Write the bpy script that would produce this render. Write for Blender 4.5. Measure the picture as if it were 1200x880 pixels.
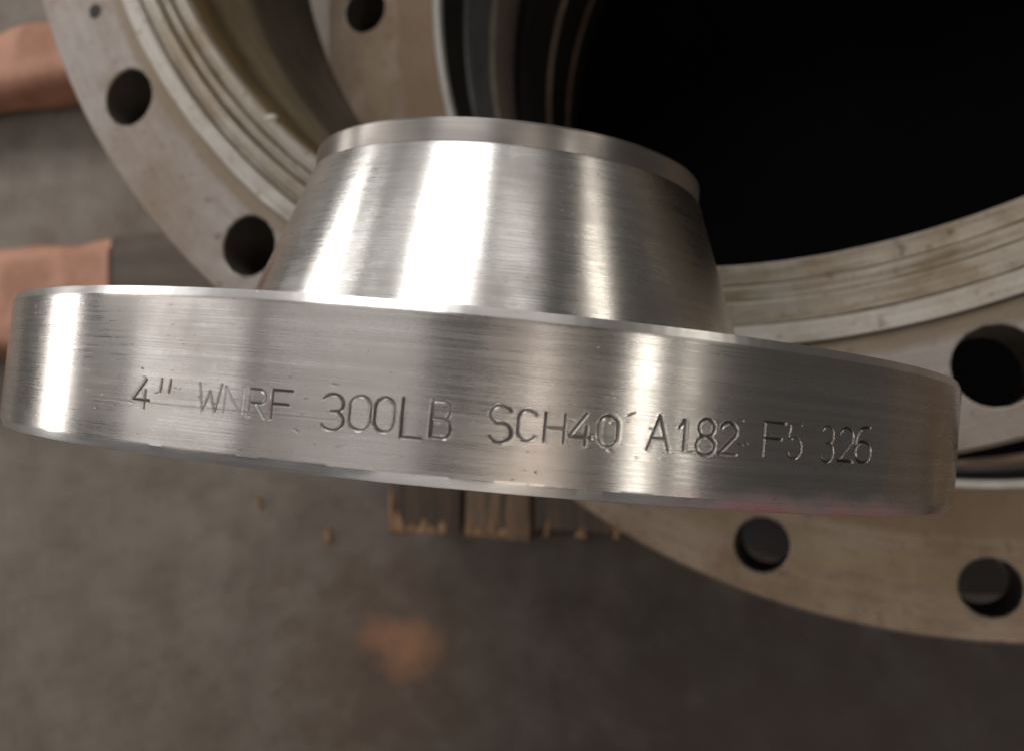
import bpy, bmesh, math, random
import numpy as np
from mathutils import Matrix, Vector
random.seed(7); rng = np.random.default_rng(11)
scn = bpy.context.scene
col = scn.collection
for o in list(bpy.data.objects): bpy.data.objects.remove(o)

# ------------------------------------------------------------ levels (metres)
LEN = 0.1622                 # overall length of one big flange (face to neck end)
BEARER = 0.090               # timber bearers under the stack
PLATE = 0.006
ZD = BEARER + PLATE + LEN    # face of the bottom flange
ZB = ZD + LEN                # face of the middle flange
ZA = ZB + LEN                # face of the top flange
CAM_Z = ZA + 0.3839

# ------------------------------------------------------------ camera
cam = bpy.data.cameras.new("camera"); cam_o = bpy.data.objects.new("camera", cam); col.objects.link(cam_o)
Wm = ((0.940515296, -0.025487708, -0.338793970),
      (0.0, -0.997182126, 0.075018710),
      (-0.339751347, -0.070556244, -0.937865043))
M = Matrix.Identity(4)
for i in range(3):
    M[i][0] = Wm[i][0]; M[i][1] = -Wm[i][1]; M[i][2] = -Wm[i][2]
M[2][3] = CAM_Z
cam_o.matrix_world = M
cam.sensor_fit = 'HORIZONTAL'; cam.sensor_width = 36.0; cam.lens = 1080 / 1200 * 36.0
cam.clip_start = 0.01; cam.clip_end = 100
cam.dof.use_dof = True; cam.dof.focus_distance = 0.178; cam.dof.aperture_fstop = 17.0
scn.camera = cam_o

# ------------------------------------------------------------ world and lamps
w = bpy.data.worlds.new("World"); scn.world = w; w.use_nodes = True
bg = w.node_tree.nodes["Background"]; bg.inputs[0].default_value = (1.0, 0.94, 0.89, 1); bg.inputs[1].default_value = 0.075
def area(name, az, el, dist, sx, sy, radiance, color, roll=0):
    """A workshop lamp or window, or an added fill light, facing the stack; radiance in W/m2/sr."""
    L = bpy.data.lights.new(name, 'AREA'); L.shape = 'RECTANGLE'; L.size = sx; L.size_y = sy
    L.energy = radiance * math.pi * sx * sy; L.color = color
    o = bpy.data.objects.new(name, L); col.objects.link(o)
    az, el = math.radians(az), math.radians(el)
    d = Vector((math.cos(el) * math.cos(az), math.cos(el) * math.sin(az), math.sin(el)))
    o.location = Vector((-0.05, 0.1, ZA)) + d * dist
    o.rotation_euler = (Matrix.Rotation(0, 3, 'Z') @ d.to_track_quat('Z', 'Y').to_matrix()).to_euler()
    if roll: o.rotation_euler.rotate_axis('Z', math.radians(roll))
    return o
area("window_light", 96, 40, 4.0, 1.8, 1.3, 8.0, (1.0, 0.98, 0.96))
area("strip_or_fill_light", 146, 16.5, 4.5, 1.3, 0.30, 24.0, (1.0, 0.98, 0.95))
area("strip_or_fill_light", 140, 27, 4.5, 1.3, 0.16, 14.0, (1.0, 0.98, 0.95))
area("strip_or_fill_light", 174, 8, 4.0, 1.2, 0.30, 18.0, (1.0, 0.97, 0.93))
area("strip_or_fill_light", 36, 13, 4.5, 1.2, 0.24, 13.0, (1.0, 0.93, 0.82))
area("strip_or_fill_light", -6, 38, 4.5, 1.2, 0.32, 9.0, (1.0, 0.95, 0.86))
area("strip_or_fill_light", -6, 28, 4.5, 1.2, 0.14, 6.0, (1.0, 0.95, 0.86))
area("bay_or_fill_light", 172, 46, 4.5, 1.2, 2.2, 1.7, (1.0, 0.96, 0.94))
area("bay_or_fill_light", 174, 80, 4.0, 0.7, 2.4, 1.25, (1.0, 0.95, 0.93))
area("bay_or_fill_light", -6, 60, 4.0, 1.0, 0.3, 1.4, (1.0, 0.90, 0.86))
area("bay_or_fill_light", 62, 36, 4.5, 1.6, 1.2, 1.6, (1.0, 0.95, 0.92))  # added fill that brightens the hub between its streaks
area("strip_or_fill_light", -52, 54, 1.8, 0.7, 0.35, 3.6, (1.0, 0.88, 0.74))  # added warm fill lifting the right side of the big flanges
area("bay_or_fill_light", -84, 50, 4.0, 2.2, 0.34, 5.0, (1.0, 0.96, 0.94))
area("bay_or_fill_light", 122, 33, 4.6, 1.2, 0.9, 1.6, (1.0, 0.97, 0.95))  # added fill for the dark gap between the hub highlights

scn.view_settings.view_transform = 'Standard'; scn.view_settings.look = 'None'
scn.view_settings.exposure = 0.0; scn.view_settings.gamma = 1.0
scn.cycles.use_denoising = True
scn.cycles.max_bounces = 8

# ------------------------------------------------------------ materials
class NT:
    def __init__(s, name):
        s.m = bpy.data.materials.new(name); s.m.use_nodes = True; s.t = s.m.node_tree
        s.b = s.t.nodes["Principled BSDF"]
    def n(s, typ, **kw):
        nd = s.t.nodes.new(typ)
        for k, v in kw.items():
            if k.startswith('i_'):
                nd.inputs[int(k[2:]) if k[2:].isdigit() else k[2:]].default_value = v
            else: setattr(nd, k, v)
        return nd
    def l(s, a, b): s.t.links.new(a, b)
    def math(s, op, a, b=None, c=None, clamp=False):
        nd = s.n('ShaderNodeMath', operation=op); nd.use_clamp = clamp
        for i, v in enumerate((a, b, c)):
            if v is None: continue
            if isinstance(v, (int, float)): nd.inputs[i].default_value = v
            else: s.l(v, nd.inputs[i])
        return nd.outputs[0]
    def mix(s, f, a, b, blend='MIX'):
        nd = s.n('ShaderNodeMix', data_type='RGBA', blend_type=blend)
        for i, v in ((0, f), (6, a), (7, b)):
            if isinstance(v, (int, float)): nd.inputs[i].default_value = v
            elif isinstance(v, tuple): nd.inputs[i].default_value = (*v, 1) if len(v) == 3 else v
            else: s.l(v, nd.inputs[i])
        return nd.outputs[2]
    def noise(s, vec, scale, detail=4, rough=.6):
        nd = s.n('ShaderNodeTexNoise'); nd.inputs['Scale'].default_value = scale
        nd.inputs['Detail'].default_value = detail; nd.inputs['Roughness'].default_value = rough
        if vec is not None: s.l(vec, nd.inputs['Vector'])
        return nd.outputs[0]
    def ramp(s, v, a, b, c0=0., c1=1.):
        nd = s.n('ShaderNodeMapRange'); nd.clamp = True
        s.l(v, nd.inputs[0]); nd.inputs[1].default_value = a; nd.inputs[2].default_value = b
        nd.inputs[3].default_value = c0; nd.inputs[4].default_value = c1
        return nd.outputs[0]
    def comb(s, x, y, z):
        nd = s.n('ShaderNodeCombineXYZ')
        for i, v in enumerate((x, y, z)):
            if isinstance(v, (int, float)): nd.inputs[i].default_value = v
            else: s.l(v, nd.inputs[i])
        return nd.outputs[0]
    def cyl(s):
        tc = s.n('ShaderNodeTexCoord'); sp = s.n('ShaderNodeSeparateXYZ'); s.l(tc.outputs['Object'], sp.inputs[0])
        x, y, z = sp.outputs
        r = s.math('SQRT', s.math('ADD', s.math('MULTIPLY', x, x), s.math('MULTIPLY', y, y)))
        return tc.outputs['Object'], s.math('ARCTAN2', y, x), r, z
    def bump(s, h, strength, dist, normal=None):
        nd = s.n('ShaderNodeBump'); nd.inputs['Strength'].default_value = strength; nd.inputs['Distance'].default_value = dist
        s.l(h, nd.inputs['Height'])
        if normal is not None: s.l(normal, nd.inputs['Normal'])
        return nd.outputs[0]

def turned_steel(name, base, rough, aniso, stained=0.0, attrs=False, tint=(.42, .36, .31)):
    t = NT(name); b = t.b
    P, ang, r, z = t.cyl()
    fine = t.noise(t.comb(t.math('MULTIPLY', ang, 7), t.math('MULTIPLY', z, 3000), t.math('MULTIPLY', r, 3000)), 1.0, 3, .6)
    band = t.noise(t.comb(t.math('MULTIPLY', ang, 1.6), t.math('MULTIPLY', z, 700), t.math('MULTIPLY', r, 700)), 1.0, 3, .55)
    blot = t.noise(P, 55, 5, .62)
    speck = t.noise(t.comb(t.math('MULTIPLY', ang, 95), t.math('MULTIPLY', z, 1500), t.math('MULTIPLY', r, 1500)), 1.0, 2, .5)
    pits = t.ramp(speck, .685, .745)
    pits = t.math('MULTIPLY', pits, t.ramp(blot, .42, .6))
    c = t.mix(t.ramp(band, .3, .75), tuple(v * .86 for v in base), tuple(min(1, v * 1.08) for v in base))
    c = t.mix(t.math('MULTIPLY', t.ramp(blot, .45, .75), .5 + stained), c, tint)
    c = t.mix(t.math('MULTIPLY', pits, .55), c, (.09, .075, .065))
    rg = t.math('ADD', t.ramp(fine, .2, .8, rough - .05, rough + .07), t.math('MULTIPLY', t.ramp(blot, .4, .8), .10))
    if attrs:
        g = t.n('ShaderNodeAttribute', attribute_name='groove').outputs['Fac']
        c = t.mix(t.math('MULTIPLY', g, .8), c, (.075, .06, .05))
        rg = t.math('ADD', rg, t.math('MULTIPLY', g, .15))
        ed = t.n('ShaderNodeAttribute', attribute_name='edge').outputs['Fac']
        rg = t.math('ADD', rg, t.math('MULTIPLY', ed, .06)); c = t.mix(t.math('MULTIPLY', ed, .6), c, (.80, .79, .78))
        pk = t.n('ShaderNodeAttribute', attribute_name='paint').outputs['Fac']
        pk = t.math('MULTIPLY', pk, t.ramp(t.noise(P, 150, 3), .15, .6))
        c = t.mix(pk, c, (.48, .09, .13))
        t.l(t.math('SUBTRACT', 1.0, t.math('MULTIPLY', pk, .8)), b.inputs['Metallic'])
    else: b.inputs['Metallic'].default_value = 1
    t.l(c, b.inputs['Base Color']); t.l(rg, b.inputs['Roughness'])
    b.inputs['Anisotropic'].default_value = aniso; b.inputs['Anisotropic Rotation'].default_value = .25
    tg = t.n('ShaderNodeTangent', direction_type='RADIAL', axis='Z'); t.l(tg.outputs[0], b.inputs['Tangent'])
    n1 = t.bump(fine, .30, .00006)
    n2 = t.bump(t.math('MULTIPLY', pits, -1), .2, .00012, n1)
    t.l(n2, b.inputs['Normal'])
    return t.m

def dirty_face(name, base, dirt, dark, metallic=.55, rough=.42, oil=.5, turn=700, gloss_var=.15, rings=(), lb=.22, streak=.3):
    """Old machined face of a big flange: turned lines, oil film, rust-brown blotches."""
    t = NT(name); b = t.b
    P, ang, r, z = t.cyl()
    lines = t.noise(t.comb(t.math('MULTIPLY', ang, 3), t.math('MULTIPLY', r, turn), t.math('MULTIPLY', z, turn)), 1.0, 3, .6)
    big = t.noise(P, 9, 6, .68); mid = t.noise(P, 32, 5, .65); sm = t.noise(P, 160, 3, .6); fine = t.noise(P, 900, 2, .6)
    c = t.mix(t.ramp(lines, .3, .75), tuple(v * .88 for v in base), tuple(v * 1.06 for v in base))
    c = t.mix(t.math('MULTIPLY', t.ramp(big, .44, .64), oil), c, dirt)
    c = t.mix(t.math('MULTIPLY', t.ramp(mid, .50, .70), .65), c, dirt)
    strk = t.noise(t.comb(t.math('MULTIPLY', ang, 7), t.math('MULTIPLY', r, 190), 0), 1.0, 5, .68)
    c = t.mix(t.math('MULTIPLY', t.ramp(strk, .48, .68), streak), c, tuple(v * .72 for v in dirt))
    c = t.mix(t.math('MULTIPLY', t.ramp(sm, .60, .74), .65), c, dark)
    c = t.mix(t.math('MULTIPLY', t.ramp(fine, .35, .7), .18), c, dark)
    for ri, ro, cc, am in rings:
        rw = t.math('ADD', r, t.math('MULTIPLY', t.math('SUBTRACT', mid, .5), .012))
        k = t.math('MULTIPLY', t.ramp(rw, ri - .002, ri + .002), t.ramp(rw, ro + .002, ro - .002))
        c = t.mix(t.math('MULTIPLY', k, am), c, cc)
    t.l(c, b.inputs['Base Color']); b.inputs['Metallic'].default_value = metallic
    t.l(t.math('ADD', t.ramp(mid, .3, .75, rough, rough + gloss_var), t.ramp(sm, .4, .8, 0, .08)), b.inputs['Roughness'])
    n1 = t.bump(lines, lb, .0003 if lb < .3 else .0012); n2 = t.bump(t.math('ADD', sm, t.math('MULTIPLY', fine, .4)), .25, .0005, n1)
    t.l(n2, b.inputs['Normal'])
    return t.m

def wood(name, c0, c1, stain, scale=1.0, stain_amt=.5):
    t = NT(name); b = t.b
    tc = t.n('ShaderNodeTexCoord'); mp = t.n('ShaderNodeMapping'); t.l(tc.outputs['Object'], mp.inputs[0])
    mp.inputs['Scale'].default_value = (3 * scale, 60 * scale, 60 * scale)
    g = t.noise(mp.outputs[0], 1.5, 6, .65); bl = t.noise(tc.outputs['Object'], 14, 4, .6)
    c = t.mix(t.ramp(g, .3, .7), c0, c1); c = t.mix(t.math('MULTIPLY', t.ramp(bl, .45, .7), stain_amt), c, stain)
    t.l(c, b.inputs['Base Color']); b.inputs['Roughness'].default_value = .7
    t.l(t.bump(g, .5, .002), b.inputs['Normal'])
    return t.m

M_rim = turned_steel('turned_steel_rim', (.62, .585, .56), .25, .90, .0, True)
M_hub = turned_steel('turned_steel_hub', (.68, .66, .635), .25, .82, -.1)
M_end = turned_steel('turned_steel_end', (.42, .385, .365), .36, .9, .1)
M_faceA = dirty_face('oily_machined_face', (.385, .345, .322), (.255, .19, .14), (.10, .07, .05), oil=.85, rings=[(.35, .3605, (.20, .145, .08), .65)])
M_ring = dirty_face('grey_serrated_face', (.50, .46, .405), (.30, .215, .115), (.13, .085, .04), oil=.5, rough=.48, turn=420, lb=.5, streak=.7)
M_ring_l = dirty_face('pale_outer_ring', (.57, .54, .50), (.38, .31, .23), (.2, .15, .09), oil=.3, rough=.5, turn=420, lb=.35, streak=.45)  # paler than the other rings: light on the outer ring put into its colour
M_faceB = dirty_face('brown_oily_face', (.40, .315, .24), (.23, .15, .092), (.10, .06, .036), oil=.8, rings=[(.30, .350, (.24, .165, .10), .75), (.362, .376, (.33, .26, .15), .4)])
M_bright = dirty_face('bare_chamfer_steel', (.72, .70, .67), (.5, .44, .36), (.3, .25, .2), oil=.2, metallic=.4, rough=.4)  # bare steel, made paler to stand in for a reflection on the bore edge
M_side = dirty_face('dull_rim_side', (.30, .25, .20), (.2, .14, .09), (.07, .05, .035), metallic=.4, rough=.5)

def bore_mat(name, bands, metallic=.4, rough=.45):
    """Bore wall: rings of oil, bare steel and painted-in shade at given depths below the face."""
    t = NT(name); b = t.b
    P, ang, r, z = t.cyl()
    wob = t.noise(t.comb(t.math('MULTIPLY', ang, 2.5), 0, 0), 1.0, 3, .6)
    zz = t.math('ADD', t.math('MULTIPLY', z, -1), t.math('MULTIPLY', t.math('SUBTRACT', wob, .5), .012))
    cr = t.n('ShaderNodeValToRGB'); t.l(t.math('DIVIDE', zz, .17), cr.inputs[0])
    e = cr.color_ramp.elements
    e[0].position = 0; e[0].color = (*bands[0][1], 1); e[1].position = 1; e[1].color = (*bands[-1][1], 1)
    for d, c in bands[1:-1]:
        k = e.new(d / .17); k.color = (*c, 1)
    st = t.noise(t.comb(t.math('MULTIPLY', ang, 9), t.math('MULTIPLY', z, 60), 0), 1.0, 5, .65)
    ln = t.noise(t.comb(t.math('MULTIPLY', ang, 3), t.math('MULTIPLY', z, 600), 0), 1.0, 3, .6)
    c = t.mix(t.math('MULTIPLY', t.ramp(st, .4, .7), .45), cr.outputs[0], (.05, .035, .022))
    c = t.mix(t.math('MULTIPLY', t.ramp(ln, .4, .7), .3), c, (.16, .13, .10), 'OVERLAY')
    t.l(c, b.inputs['Base Color']); b.inputs['Metallic'].default_value = metallic
    t.l(t.ramp(st, .3, .7, rough, rough + .2), b.inputs['Roughness'])
    t.l(t.bump(t.math('ADD', ln, st), .3, .0006), b.inputs['Normal'])
    return t.m
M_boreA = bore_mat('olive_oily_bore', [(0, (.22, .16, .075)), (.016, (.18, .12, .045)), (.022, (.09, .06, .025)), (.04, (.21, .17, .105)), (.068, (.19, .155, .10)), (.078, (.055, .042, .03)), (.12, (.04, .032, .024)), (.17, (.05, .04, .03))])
M_boreB = bore_mat('dark_shade_bore', [(0, (.02, .018, .015)), (.038, (.022, .02, .017)), (.042, (.17, .18, .19)), (.086, (.19, .19, .19)), (.09, (.30, .25, .2)), (.13, (.2, .16, .14)), (.136, (.012, .012, .013)), (.17, (.01, .01, .011))], .2, .6)  # near-black bands paint in the shade inside the bore
M_boreD = bore_mat('black_shade_bore', [(0, (.012, .012, .013)), (.061, (.012, .012, .013)), (.063, (.40, .28, .2)), (.067, (.012, .012, .013)), (.121, (.01, .01, .011)), (.123, (.36, .22, .15)), (.127, (.01, .01, .011)), (.17, (.008, .008, .009))], .1, .8)  # black paints in deep shade, pale bands the light caught on the ledges
def plain(name, c, rough=.6, metallic=0):
    t = NT(name); tc = t.n('ShaderNodeTexCoord'); nz = t.noise(tc.outputs['Object'], 40, 4)
    t.l(t.mix(nz, tuple(v * .75 for v in c), tuple(v * 1.2 for v in c)), t.b.inputs['Base Color'])
    t.b.inputs['Roughness'].default_value = rough; t.b.inputs['Metallic'].default_value = metallic
    t.l(t.bump(nz, .2, .001), t.b.inputs['Normal']); return t.m
M_hole = plain('dark_hole_wall', (.085, .07, .06), .5, .3)  # hole walls darker than the flange faces
M_dark = plain('dark_dull_steel', (.03, .026, .024), .7, .2)  # one dark tone for neck outsides and the bottom flange
M_black = plain('bore_shade_black', (.004, .004, .005), .95); M_black.node_tree.nodes['Principled BSDF'].inputs['Specular IOR Level'].default_value = .05  # black colour stands in for the shade deep in the bore
M_pink = wood('pink_planed_timber', (.44, .21, .135), (.56, .30, .205), (.28, .115, .06), 1.0, .75)
M_darkwood = wood('dark_oily_timber', (.075, .055, .04), (.12, .09, .068), (.04, .03, .022))
M_splint = wood('fresh_splinter_wood', (.16, .085, .04), (.44, .25, .12), (.07, .035, .018), 3, .8)
M_brownwood = wood('weathered_brown_timber', (.018, .012, .009), (.125, .075, .045), (.02, .013, .009), 1.5, .6)
M_palewood = wood('streaked_pale_timber', (.022, .015, .011), (.24, .15, .085), (.03, .018, .012), 1.8, .6)

def floor_mat():
    t = NT('stained_concrete'); b = t.b
    tc = t.n('ShaderNodeTexCoord'); P = tc.outputs['Object']
    big = t.noise(P, 3.2, 6, .6); mid = t.noise(P, 14, 6, .66); sm = t.noise(P, 55, 5, .62); fine = t.noise(P, 300, 3, .6)
    c = t.mix(t.ramp(big, .32, .68), (.145, .113, .086), (.215, .185, .15))
    c = t.mix(t.math('MULTIPLY', t.ramp(mid, .42, .70), .6), c, (.10, .074, .053))
    c = t.mix(t.math('MULTIPLY', t.ramp(sm, .54, .72), .4), c, (.06, .043, .032))
    c = t.mix(t.math('MULTIPLY', t.ramp(sm, .44, .30), .15), c, (.27, .24, .20))
    c = t.mix(t.math('MULTIPLY', t.ramp(fine, .4, .7), .12), c, (.08, .07, .06))
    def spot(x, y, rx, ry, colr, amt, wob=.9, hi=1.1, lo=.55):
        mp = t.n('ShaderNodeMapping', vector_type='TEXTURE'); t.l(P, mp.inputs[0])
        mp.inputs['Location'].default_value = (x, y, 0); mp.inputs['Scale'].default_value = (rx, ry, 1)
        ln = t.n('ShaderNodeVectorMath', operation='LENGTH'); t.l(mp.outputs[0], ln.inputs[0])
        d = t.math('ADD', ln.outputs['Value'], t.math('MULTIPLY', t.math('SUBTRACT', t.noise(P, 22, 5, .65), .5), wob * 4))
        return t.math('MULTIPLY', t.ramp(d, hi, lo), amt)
    c = t.mix(spot(-.50, -.25, .16, .13, None, .5), c, (.17, .10, .058))
    c = t.mix(spot(-.492, -.218, .046, .020, None, .9, .9, 1.3, .2), c, (.50, .23, .11))
    c = t.mix(spot(-.478, -.240, .026, .030, None, .9, .9, 1.3, .2), c, (.56, .25, .11))
    c = t.mix(spot(-.468, -.224, .028, .030, None, .9, .9, 1.3, .2), c, (.52, .25, .12))
    c = t.mix(spot(-.02, -.30, .55, .34, None, .95, .25, 1.5, .35), c, (.040, .027, .023))  # wide dark area: shade painted into the floor colour
    t.l(c, b.inputs['Base Color']); t.l(t.ramp(mid, .3, .7, .5, .75), b.inputs['Roughness'])
    t.l(t.bump(t.math('ADD', sm, t.math('MULTIPLY', fine, .5)), .35, .003), b.inputs['Normal'])
    return t.m
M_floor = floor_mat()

# ------------------------------------------------------------ mesh helpers
def link(name, me, mat, parent=None, smooth=35):
    if smooth is not None:
        me.polygons.foreach_set('use_smooth', [True] * len(me.polygons))
        me.set_sharp_from_angle(angle=math.radians(smooth))
    me.materials.append(mat)
    o = bpy.data.objects.new(name, me); col.objects.link(o)
    if parent: o.parent = parent
    return o
def finish(bm, name, mat, parent=None, smooth=35, doubles=1e-6):
    bmesh.ops.remove_doubles(bm, verts=bm.verts, dist=doubles)
    bmesh.ops.recalc_face_normals(bm, faces=bm.faces)
    me = bpy.data.meshes.new(name); bm.to_mesh(me); bm.free()
    return link(name, me, mat, parent, smooth)
def lathe(bm, prof, segs=240, closed=True, wob=0):
    """Revolve (r, z) points given in millimetres about Z."""
    rows = [[bm.verts.new((r * .001 * math.cos(2 * math.pi * k / segs), r * .001 * math.sin(2 * math.pi * k / segs), z * .001)) for k in range(segs)] for r, z in prof]
    if wob:
        for row in rows:
            ph = rng.random(6) * 6.28
            for k, v in enumerate(row):
                a = 2 * math.pi * k / segs
                d = sum(math.sin(a * fq + ph[q]) / (1 + q * .35) for q, fq in enumerate((3, 8, 17, 37, 71, 113))) * wob * .0005
                v.co.z += d * .7; v.co.x *= 1 + d; v.co.y *= 1 + d
    n = len(prof)
    for i in range(n if closed else n - 1):
        a, b = rows[i], rows[(i + 1) % n]
        for k in range(segs):
            bm.faces.new((a[k], a[(k + 1) % segs], b[(k + 1) % segs], b[k]))
def plate(bm, r0, r1, N, bc, hr, z1, z0, phase, ch=.8, ka=12, ks=8):
    """Ring with N bolt holes: top and bottom faces plus hole walls (mm)."""
    half = math.pi / N
    loop = []
    for i in range(ka): loop.append((r1, -half + 2 * half * i / ka))
    for i in range(ks): loop.append((r1 + (r0 - r1) * i / ks, half))
    for i in range(ka): loop.append((r0, half - 2 * half * i / ka))
    for i in range(ks): loop.append((r0 + (r1 - r0) * i / ks, -half))
    n = len(loop)
    for s in range(N):
        a0 = phase + 2 * half * s; ca, sa = math.cos(a0), math.sin(a0)
        def V(x, y, z): return bm.verts.new(((x * ca - y * sa) * .001, (x * sa + y * ca) * .001, z * .001))
        out_t, out_b, rings = [], [], [[], [], [], []]
        for r, a in loop:
            x, y = r * math.cos(a), r * math.sin(a); out_t.append(V(x, y, z1)); out_b.append(V(x, y, z0))
            d = math.atan2(y, x - bc); cx, cy = math.cos(d), math.sin(d)
            for k, (rr, zz) in enumerate(((hr + ch, z1), (hr, z1 - ch), (hr, z0 + ch), (hr + ch, z0))):
                rings[k].append(V(bc + rr * cx, rr * cy, zz))
        for i in range(n):
            j = (i + 1) % n
            bm.faces.new((out_t[i], out_t[j], rings[0][j], rings[0][i]))
            for k in range(3):
                fc = bm.faces.new((rings[k][i], rings[k][j], rings[k + 1][j], rings[k + 1][i])); fc.material_index = 1 if k == 1 else 2
            bm.faces.new((rings[3][i], rings[3][j], out_b[j], out_b[i]))
def empty(name, loc, label, cat, group=None, rot=None):
    o = bpy.data.objects.new(name, None); col.objects.link(o); o.location = loc; o.empty_display_size = .05
    if rot is not None: o.rotation_euler = rot
    o['label'] = label; o['category'] = cat
    if group: o['group'] = group
    return o

# ------------------------------------------------------------ floor
def make_floor():
    bm = bmesh.new()
    bmesh.ops.create_grid(bm, x_segments=8, y_segments=8, size=1.0)
    for v in bm.verts: v.co.x = -.7 + 2.0 * v.co.x; v.co.y = .2 + 1.9 * v.co.y
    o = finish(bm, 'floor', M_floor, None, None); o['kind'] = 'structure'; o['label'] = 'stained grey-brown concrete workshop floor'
make_floor()

# ------------------------------------------------------------ the stack of big flanges
CA = (-0.0443, 0.3913); CB = (0.0688, 0.3004); CD = (0.072, 0.302)
N_BIG, BC, HR, RO = 20, 374.9, 15.6, 403.6
def dark_outside(o):
    o.data.materials.append(M_dark)
    for p in o.data.polygons:
        c = p.center
        if math.hypot(c.x, c.y) > .320 and c.z < -.0488: p.material_index = 1
def big_plate(root, r_in, phase, mat, side):
    bm = bmesh.new(); plate(bm, r_in, RO - 1.5, N_BIG, BC, HR, 0, -48, phase)
    for prof in ([(r_in, 0), (r_in, -48)],): lathe(bm, prof, 240, False)
    o = finish(bm, 'flange_plate', mat, root, 30, 2e-6); o.data.materials.append(M_hole); o.data.materials.append(M_ring)
    bm = bmesh.new(); lathe(bm, [(RO - 1.5, 0), (RO, -1.5), (RO, -46.5), (RO - 1.5, -48), (RO - 6, -47), (RO - 6, -1)], 240)
    finish(bm, 'rim', side, root)
    return o
def top_flange():
    root = empty('pipe_flange', (CA[0], CA[1], ZA), 'topmost grey machined pipe flange with ridged sealing face, small flange standing on it', 'flange', 'large pipe flanges in the stack')
    big_plate(root, 353.0, -1.30608429, M_faceA, M_side)
    def saw(r0, r1, zin, zout): return [(r0 + .1, -4.2), (r0 + .1, zin - 1.3), (r0 + 1.0, zin), (r1 - 1.2, zout), (r1 - .7, zout - .6), (r1 - .7, -4.2)]
    rings = [(343.3, 353.0, 3.0, 2.2, M_ring_l), (333.4, 343.3, 2.8, .1, M_ring), (326.9, 333.4, 2.6, .3, M_ring), (318.0, 326.9, 2.4, -.4, M_ring)]
    for r0, r1, a, b, m in rings:
        bm = bmesh.new(); lathe(bm, saw(r0, r1, a, b), 480, True, .5); finish(bm, 'face_ring', m, root, 20)
    bm = bmesh.new()
    lathe(bm, [(318.6, -4), (318.4, -18), (317.2, -21), (316.8, -40), (315.6, -44), (315.3, -74), (313.5, -78), (313, -156), (315, -162.2), (327, -162.2), (331, -150), (345, -66), (352.6, -49), (352.6, -4)], 300)
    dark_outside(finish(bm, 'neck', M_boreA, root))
    bm = bmesh.new(); bmesh.ops.create_uvsphere(bm, u_segments=14, v_segments=8, radius=.003, matrix=Matrix.Translation((-.2225, -.2285, .0005)) @ Matrix.Diagonal((1.3, .8, .7, 1)))
    finish(bm, 'weld_spatter', M_ring_l, root)
    bm = bmesh.new(); bmesh.ops.create_cone(bm, cap_ends=True, segments=20, radius1=.0042, radius2=.0036, depth=.0008, matrix=Matrix.Translation((-.3387, -.1533, .0002)))
    finish(bm, 'plugged_hole', M_dark, root)
    return root
top_flange()
def plain_flange(loc, phase, label, face, bore, ledges):
    root = empty('pipe_flange', loc, label, 'flange', 'large pipe flanges in the stack')
    big_plate(root, 323.4, phase, face, M_side if face is M_faceB else M_dark)
    bm = bmesh.new(); lathe(bm, [(318.2, -5.2), (318.2, -.6), (318.9, .4), (322.6, .5), (323.1, .2), (323.1, -5.2)], 300); finish(bm, 'bore_chamfer', M_bright if face is M_faceB else bore, root)
    prof = [(317.5, -5.4)]
    for d0, d1, p in ledges: prof += [(317.2, -d0), (317.2 - p, -d0 - .8), (317.2 - p, -d1), (317.2, -d1 - .8)]
    prof += [(317, -156), (318, -162.1), (327, -162.1), (331, -150), (345, -66), (352.6, -49), (352.6, -46), (323.2, -46), (323.2, -5.4)]
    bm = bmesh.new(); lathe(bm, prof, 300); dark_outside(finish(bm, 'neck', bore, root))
    return root
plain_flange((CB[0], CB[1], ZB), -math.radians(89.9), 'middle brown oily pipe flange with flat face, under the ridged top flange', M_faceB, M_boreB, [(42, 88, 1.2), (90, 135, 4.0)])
plain_flange((CD[0], CD[1], ZD), 0.1, 'bottom pipe flange of the stack, only its black bore showing', M_dark, M_boreD, [(63, 70, 3.0), (123, 130, 3.0)])
def bore_shade_disc():
    bm = bmesh.new(); lathe(bm, [(0.5, -6), (333, -6), (335, -4), (335, -1.5), (333, -.1), (0.5, -.1)], 96)  # added disc closing the bore so that its depth goes black
    o = finish(bm, 'bore_shade_disc', M_black, None); o.location = (CD[0], CD[1], BEARER + PLATE)
    o['label'] = 'added black disc closing the bore, standing in for its deep shade'; o['category'] = 'plate'
bore_shade_disc()

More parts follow.
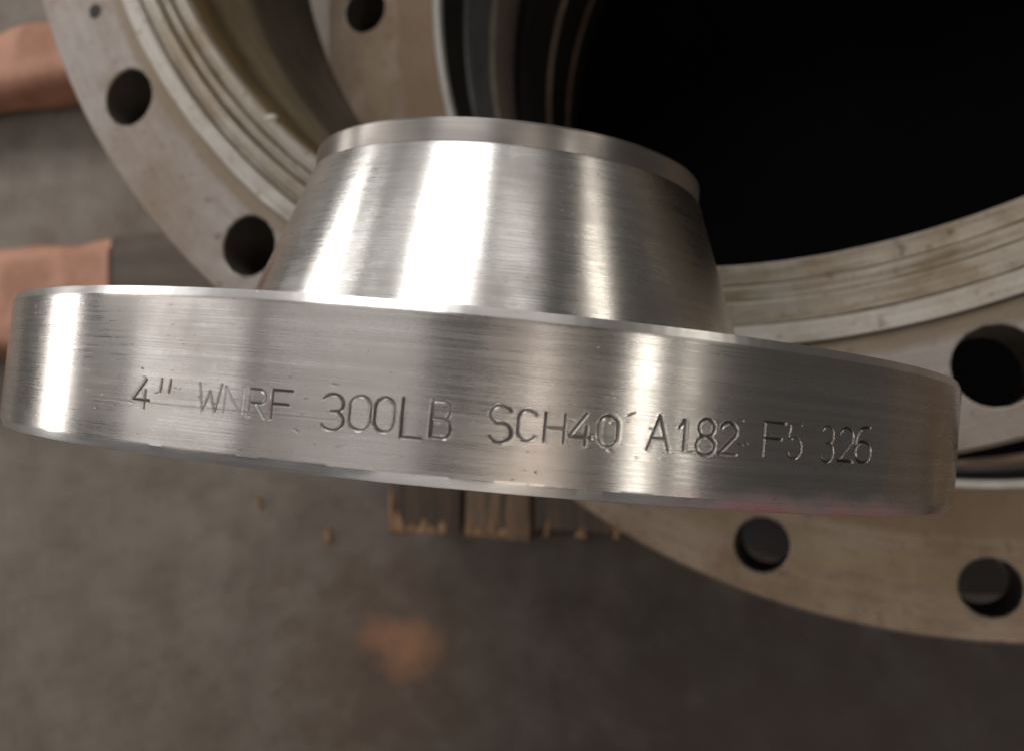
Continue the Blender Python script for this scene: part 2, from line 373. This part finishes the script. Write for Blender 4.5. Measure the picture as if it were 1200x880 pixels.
# ------------------------------------------------------------ timber under and beside the stack
def board(name, x0, x1, y0, y1, z0, z1, mat, label, bev=.006, rough=.0015, along_y=False, jag=.002, cat='timber'):
    if along_y: (x0, x1, y0, y1), (ox, oy) = (y0, y1, x0, x1), ((x0 + x1) / 2, (y0 + y1) / 2)
    bm = bmesh.new(); nx = max(6, int((x1 - x0) / .02))
    cx, cy = (x0 + x1) / 2, (y0 + y1) / 2
    hy, hz = (y1 - y0) / 2, (z1 - z0) / 2
    sec = []
    for sy, sz, order in ((1, 1, 0), (-1, 1, 1), (-1, -1, 0), (1, -1, 1)):
        pts = []
        for k in range(5):
            a = k / 4 * math.pi / 2
            c, s = math.cos(a), math.sin(a)
            px, pz = (c, s) if order == 0 else (s, c)
            pts.append((sy * (hy - bev + bev * px), sz * (hz - bev + bev * pz)))
        sec += pts
    rows = []
    ph = rng.random(8) * 6.28
    for i in range(nx + 1):
        u = (x1 - x0) * i / nx - (x1 - x0) / 2
        wv = rough * (math.sin(u * 21 + ph[0]) + .6 * math.sin(u * 47 + ph[1])); wz = rough * (math.sin(u * 17 + ph[2]) + .5 * math.sin(u * 61 + ph[3]))
        rows.append([bm.verts.new((u + (rng.normal() * jag if i in (0, nx) else 0), y + wv * (1 if y > 0 else -.7), z + (wz if z > 0 else 0))) for y, z in sec])
    n = len(sec)
    for i in range(nx):
        for k in range(n): bm.faces.new((rows[i][k], rows[i][(k + 1) % n], rows[i + 1][(k + 1) % n], rows[i + 1][k]))
    bm.faces.new(rows[0]); bm.faces.new(rows[-1])
    o = finish(bm, name, mat, None, 40); o.location = (cx, cy, (z0 + z1) / 2 + .0003)
    if along_y: o.location = (ox, oy, (z0 + z1) / 2 + .0003); o.rotation_euler.z = math.pi / 2
    o['label'] = label; o['category'] = cat
    return o
board('timber_bearer', -.834, -.475, .124, .253, 0, .0898, M_darkwood, 'dark oily timber lying end to end with a pink sawn timber')
board('timber_block', -1.50, -.72, .462, .550, 0, .0898, M_pink, 'pink rounded timber lying on the floor beside the stack', .026, .003)
board('timber_block', -1.42, -.838, .118, .256, 0, .0890, M_pink, 'pink sawn timber block butted against the dark timber', .024, .003)
def splinter(b, x, y, z, l, w_, h, lean):
    bm = bmesh.new(); n = 5; rows = []
    for i in range(n):
        k = i / (n - 1); s = (1 - k) ** .6 * .95 + .05
        rows.append([bm.verts.new((-l * .5 + l * k, sx * w_ * s + lean * k * w_ * .4 + rng.normal() * w_ * .1, sz * h * s + rng.normal() * h * .15)) for sx, sz in ((-.5, -.5), (.5, -.5), (.35, .5), (-.4, .5))])
    for i in range(n - 1):
        for k in range(4): bm.faces.new((rows[i][k], rows[i][(k + 1) % 4], rows[i + 1][(k + 1) % 4], rows[i + 1][k]))
    bm.faces.new(rows[0]); bm.faces.new(rows[-1])
    o = finish(bm, 'splinter', M_splint, b, 20)
    d = Vector((x, y, z)) - b.location; o.location = (d.y, -d.x, d.z)
for (x0, x1, y0), lbl, mat in (((-.455, -.372, -.088), 'dark board end with pale splintered corner, outermost of three boards under the stack', M_brownwood), ((-.369, -.296, -.0885), 'pale streaked board end between two darker boards under the stack', M_palewood), ((-.293, -.13, -.0875), 'wide dark brown board end half hidden by the brown flange', M_brownwood)):
    b = board('timber_board', x0, x1, y0, .62, .0, .0898, mat, lbl, .003, .001, True, .0025)
    k = 0
    for dx, ll, wd in ((.005, .046, .008), (.014, .022, .013), (.026, .009, .010), (.040, .014, .014), (.052, .008, .009), (.063, .012, .012)) if x0 < -.4 else ((.006, .018, .007), (.017, .010, .012), (.031, .022, .006), (.043, .012, .014), (.058, .008, .010)) if x0 < -.3 else ((.012, .020, .005), (.046, .010, .012), (.083, .024, .007), (.108, .010, .008)):
        splinter(b, x0 + dx, y0 + ll * .5 - .002, .0896, ll, wd * 1.15, .0032, rng.normal())
def chip(x, y, l, w_, a, lbl):
    bm = bmesh.new()
    pts = [(-.5, -.2), (-.2, -.5), (.3, -.35), (.5, .1), (.1, .45), (-.4, .3)]
    lo = [bm.verts.new((p * l, q * w_, 0)) for p, q in pts]; hi = [bm.verts.new((p * l * .8, q * w_ * .75, .003 + .002 * rng.random())) for p, q in pts]
    bm.faces.new(lo); bm.faces.new(hi)
    for k in range(6): bm.faces.new((lo[k], lo[(k + 1) % 6], hi[(k + 1) % 6], hi[k]))
    o = finish(bm, 'wood_chip', M_splint, None, None); o.location = (x, y, .0004); o.rotation_euler.z = a; o['label'] = lbl; o['category'] = 'wood chip'; o['group'] = 'wood chips on the floor'
chip(-.679, -.070, .018, .008, 1.9, 'pale wood chip on the floor close under the small flange rim')
chip(-.580, -.106, .022, .009, 1.7, 'pale wood chip on the floor between the rim and the rust stain')

# ------------------------------------------------------------ the small weld neck flange standing on its rim
Zl = Vector((.09712, .99527, 0)).normalized(); Yl = Vector((0, 0, 1)); Xl = Yl.cross(Zl)
Rm = Matrix((Xl, Yl, Zl)).transposed()
sf = empty('weld_neck_flange', (-.1020, -.00307, ZA + .12705), 'small shiny steel weld neck flange with stamped lettering, standing on its rim', 'flange', None, Rm.to_euler())
R, T = 127.0, 30.0
GL = {
 '4': [[(.72, 1), (0, .27), (1, .27)], [(.74, .62), (.74, 0)]],
 '"': [[(.2, 1), (.15, 0)], [(.85, 1), (.8, 0)]],
 'W': [[(0, 1), (.22, 0), (.5, .75), (.78, 0), (1, 1)]],
 'N': [[(0, 0), (0, 1), (1, 0), (1, 1)]],
 'F': [[(0, 0), (0, 1), (1, 1)], [(0, .52), (.85, .52)]],
 'L': [[(0, 1), (0, 0), (1, 0)]],
 'H': [[(0, 0), (0, 1)], [(1, 0), (1, 1)], [(0, .5), (1, .5)]],
 'A': [[(0, 0), (.5, 1), (1, 0)], [(.18, .34), (.82, .34)]],
 '1': [[(.1, .74), (.62, 1), (.62, 0)]]}
def arc(cx, cy, rx, ry, a0, a1, n=14): return [(cx + rx * math.cos(math.radians(a0 + (a1 - a0) * i / n)), cy + ry * math.sin(math.radians(a0 + (a1 - a0) * i / n))) for i in range(n + 1)]
GL['0'] = [arc(.5, .7, .5, .3, 0, 180) + arc(.5, .3, .5, .3, 180, 360) + [(1, .7)]]
GL['3'] = [arc(.45, .75, .5, .25, 150, -60) + [(.4, .52)], [(.4, .52)] + arc(.47, .27, .53, .27, 70, -150)]
GL['R'] = [[(0, 0), (0, 1), (.6, 1)] + arc(.65, .75, .35, .25, 90, -90) + [(0, .5)], [(.45, .5), (1, 0)]]
GL['B'] = [[(0, 0), (0, 1), (.55, 1)] + arc(.6, .76, .33, .24, 90, -90) + [(0, .52)], [(.55, .52)] + arc(.62, .26, .38, .26, 90, -90) + [(0, 0)]]
GL['S'] = [arc(.5, .75, .48, .25, 25, 250) + arc(.5, .27, .5, .27, 75, -155)]
GL['C'] = [arc(.5, .68, .5, .32, 30, 180) + arc(.5, .32, .5, .32, 180, 330)]
GL['8'] = [arc(.5, .76, .42, .24, -90, 270, 24), arc(.5, .26, .5, .26, 90, 450, 24)]
GL['2'] = [arc(.5, .72, .47, .28, 160, -25) + [(0, 0), (1, 0)]]
GL['5'] = [[(.9, 1), (.12, 1), (.06, .58)] + arc(.48, .31, .5, .31, 120, -150)]
GL['6'] = [[(.85, .98)] + arc(.55, .5, .55, .46, 105, 180, 8) + arc(.5, .29, .5, .29, 180, 540, 22)]
TXT = [('4', 81.77, 83.60, 8.07, 13.1, 1.25), ('"', 84.52, 85.94, 11.34, 13.41, 1.2), ('W', 88.68, 90.73, 8.61, 13.37, .5), ('N', 91.14, 92.64, 8.88, 13.16, .28), ('R', 93.27, 94.64, 8.56, 13.09, .6),
 ('F', 95.15, 96.76, 8.54, 13.31, .9), ('3', 99.25, 100.96, 7.70, 13.52, .95), ('0', 101.36, 102.97, 8.12, 13.65, .8), ('0', 103.30, 104.76, 8.23, 13.73, .9), ('L', 105.35, 106.79, 7.68, 14.0, 1.1),
 ('B', 107.55, 108.98, 8.13, 14.03, .9), ('S', 111.73, 113.40, 8.31, 14.21, 1.05), ('C', 113.85, 115.28, 8.98, 13.93, .85), ('H', 115.86, 117.31, 9.10, 13.78, .8), ('4', 117.70, 119.36, 8.92, 14.18, .9),
 ('0', 119.89, 121.33, 9.17, 14.17, .85), ('A', 123.74, 125.45, 9.33, 14.96, .9), ('1', 126.17, 127.02, 9.67, 14.63, 1.1), ('8', 127.75, 129.37, 9.14, 15.15, .9), ('2', 129.75, 131.28, 9.59, 14.93, .95),
 ('F', 133.76, 135.80, 9.93, 15.70, 1.0), ('5', 136.17, 137.69, 9.78, 15.77, .6), ('3', 139.91, 141.32, 9.63, 16.07, .8), ('2', 141.95, 143.81, 10.05, 16.12, 1.15), ('6', 144.16, 146.32, 9.98, 16.78, 1.25)]
def make_rim():
    """Outer rim of the disc as one skin; the stamped letters are real grooves in it."""
    th = np.concatenate([np.arange(-180, 60, 1.0), np.arange(60, 79.8, .2), np.arange(79.8, 148.6, .062), np.arange(148.6, 166, .2), np.arange(166, 180, 1.0)])
    zz = np.concatenate([np.linspace(1.85, 6.6, 12), np.arange(6.72, 17.6, .12), np.linspace(17.7, T - 1.8, 20)])
    A, Zg = np.meshgrid(np.radians(th), zz, indexing='ij')
    S = A * R
    off = np.zeros_like(S); groove = np.zeros_like(S)
    for chh, a0, a1, z0, z1, dep in TXT:
        s0, s1 = math.radians(a0) * R, math.radians(a1) * R
        ii = np.where((th > a0 - .8) & (th < a1 + .8))[0]; jj = np.where((zz > z0 - 1) & (zz < z1 + 1))[0]
        sub = np.ix_(ii, jj); xs, ys = S[sub], Zg[sub]
        d = np.full(xs.shape, 9.)
        hgt = z1 - z0
        for st in GL[chh]:
            for (xa, ya), (xb, yb) in zip(st[:-1], st[1:]):
                ax, ay, bx, by = s0 + xa * (s1 - s0), z0 + ya * hgt, s0 + xb * (s1 - s0), z0 + yb * hgt
                dx, dy = bx - ax, by - ay; L2 = dx * dx + dy * dy + 1e-9
                t = np.clip(((xs - ax) * dx + (ys - ay) * dy) / L2, 0, 1)
                d = np.minimum(d, np.hypot(xs - ax - t * dx, ys - ay - t * dy))
        # a hand-held stamp bites deeper on one side
        tl = 1 + .35 * math.sin(a0 * 7.1) * (xs - (s0 + s1) / 2) / (s1 - s0) + .35 * math.cos(a0 * 3.3) * (ys - (z0 + z1) / 2) / hgt
        dep_ = np.clip(dep * tl, .15, 1.5)
        w_ = .17 + .12 * dep_
        g = np.clip(1 - (d / w_) ** 2, 0, 1)
        off[sub] += -.24 * dep_ * g + .014 * dep_ * np.exp(-((d - w_ - .14) / .12) ** 2)
        groove[sub] = np.maximum(groove[sub], np.clip(g * 1.3, 0, 1) * np.clip(dep_, 0, 1))
    # a few scratches and dings
    for _ in range(34):
        a = rng.uniform(80.5, 147.5); z = rng.uniform(7, 17); l = rng.uniform(.2, .9); wd = rng.uniform(.12, .22); sl = rng.normal() * .35
        s = math.radians(a) * R
        ii = np.where(np.abs(th - a) < 1.2)[0]; jj = np.where(np.abs(zz - z) < 2)[0]; sub = np.ix_(ii, jj)
        u, v = S[sub] - s, Zg[sub] - z - sl * (S[sub] - s)
        k = np.clip(1 - (u / l) ** 2 - (v / wd) ** 2, 0, 1); off[sub] -= .06 * k; groove[sub] = np.maximum(groove[sub], k * .6)
    # one long faint scribed line through the lettering
    line = np.exp(-((Zg - (9.0 + .02 * (np.degrees(A) - 80))) / .10) ** 2) * (np.degrees(A) > 76) * (np.degrees(A) < 101)
    off -= .03 * line; groove = np.maximum(groove, line * .35)
    rr = R + off
    n = len(th)
    # chamfers with a slightly ragged hand-filed edge
    def rag(amp, seed):
        g = np.random.default_rng(seed); x = np.zeros(n)
        for fq in (3, 7, 19, 41, 83, 160, 300): x += g.normal() * np.sin(np.radians(th) * fq + g.random() * 6.28) / (1 + fq * .012)
        return amp * x / 2
    bt, tp = rag(.11, 3), rag(.10, 5)
    cols = [np.stack([np.full(n, R - 1.9), np.zeros(n)], 1), np.stack([np.full(n, R - .85), .10 + bt * .3], 1), np.stack([np.full(n, R - .10), 1.6 + bt], 1)]
    top = [np.stack([np.full(n, R - .08), T - 1.55 + tp], 1), np.stack([np.full(n, R - .72), T - .10 + tp * .3], 1), np.stack([np.full(n, R - 1.6), np.full(n, T)], 1)]
    rows_r = np.concatenate([np.stack([c[:, 0] for c in cols], 1), rr, np.stack([c[:, 0] for c in top], 1)], 1)
    rows_z = np.concatenate([np.stack([c[:, 1] for c in cols], 1), Zg, np.stack([c[:, 1] for c in top], 1)], 1)
    gv = np.concatenate([np.zeros((n, 3)), groove, np.zeros((n, 3))], 1)
    m = rows_r.shape[1]
    ca, sa = np.cos(np.radians(th))[:, None], np.sin(np.radians(th))[:, None]
    co = np.stack([rows_r * ca, rows_r * sa, rows_z], 2).reshape(-1, 3) * .001
    deg = np.repeat(th[:, None], m, 1)
    paint = np.clip(1 - rows_z / (4.6 + .7 * np.sin(deg * .9)), 0, 1) ** 1.6 * .85 * np.clip((deg - 124) / 8, 0, 1) * np.clip((160 - deg) / 10, 0, 1)
    i = np.arange(n); ip = (i + 1) % n; j = np.arange(m - 1)
    q = np.stack([(i[:, None] * m + j), (ip[:, None] * m + j), (ip[:, None] * m + j + 1), (i[:, None] * m + j + 1)], 2).reshape(-1, 4)
    me = bpy.data.meshes.new('disc_rim')
    me.vertices.add(len(co)); me.vertices.foreach_set('co', co.ravel())
    me.loops.add(q.size); me.loops.foreach_set('vertex_index', q.ravel().astype(np.int32))
    me.polygons.add(len(q)); me.polygons.foreach_set('loop_start', np.arange(0, q.size, 4, dtype=np.int32))
    me.update(calc_edges=True); me.validate()
    ev = np.zeros((n, m)); ev[:, 1:3] = 1; ev[:, -3:-1] = 1
    for nm, v in (('groove', gv), ('paint', paint), ('edge', ev)):
        a = me.attributes.new(nm, 'FLOAT', 'POINT'); a.data.foreach_set('value', v.ravel().astype(np.float32))
    return link('disc_rim', me, M_rim, sf, 28)
rim = make_rim(); rim['label'] = 'brushed rim stamped 4" WNRF 300LB SCH40 A182 F5 326'
bm = bmesh.new(); plate(bm, 76.5, R - 1.6, 8, 100.0, 11.1, T - .01, .01, math.radians(22.5 + 110), .6, 24, 8); bp = finish(bm, 'bolt_plate', M_hub, sf); bp.data.materials.append(M_end); bp.data.materials.append(M_end)
bm = bmesh.new(); lathe(bm, [(51.2, T - 2), (76.4, T - 2), (76.4, T + .05), (74.4, T + .9), (73.0, T + 2.6), (72.2, T + 5), (57.45, 76.7), (57.1, 77.35), (51.2, 77.4)], 360); finish(bm, 'hub', M_hub, sf, 30)
bm = bmesh.new(); lathe(bm, [(51.3, 77.45), (56.95, 77.45), (57.0, 77.8), (56.75, 82.9), (56.2, 83.6), (55.0, 83.9), (52.0, 83.9), (51.3, 83.4)], 360); finish(bm, 'weld_end', M_end, sf, 30)
bm = bmesh.new(); lathe(bm, [(51.1, -1.6), (78.0, -1.6), (78.5, -1.2), (78.5, 2.0), (76.45, 2.2), (76.45, T - 2.2), (51.1, T - 2.2)], 240); finish(bm, 'raised_face', M_hub, sf, 30)
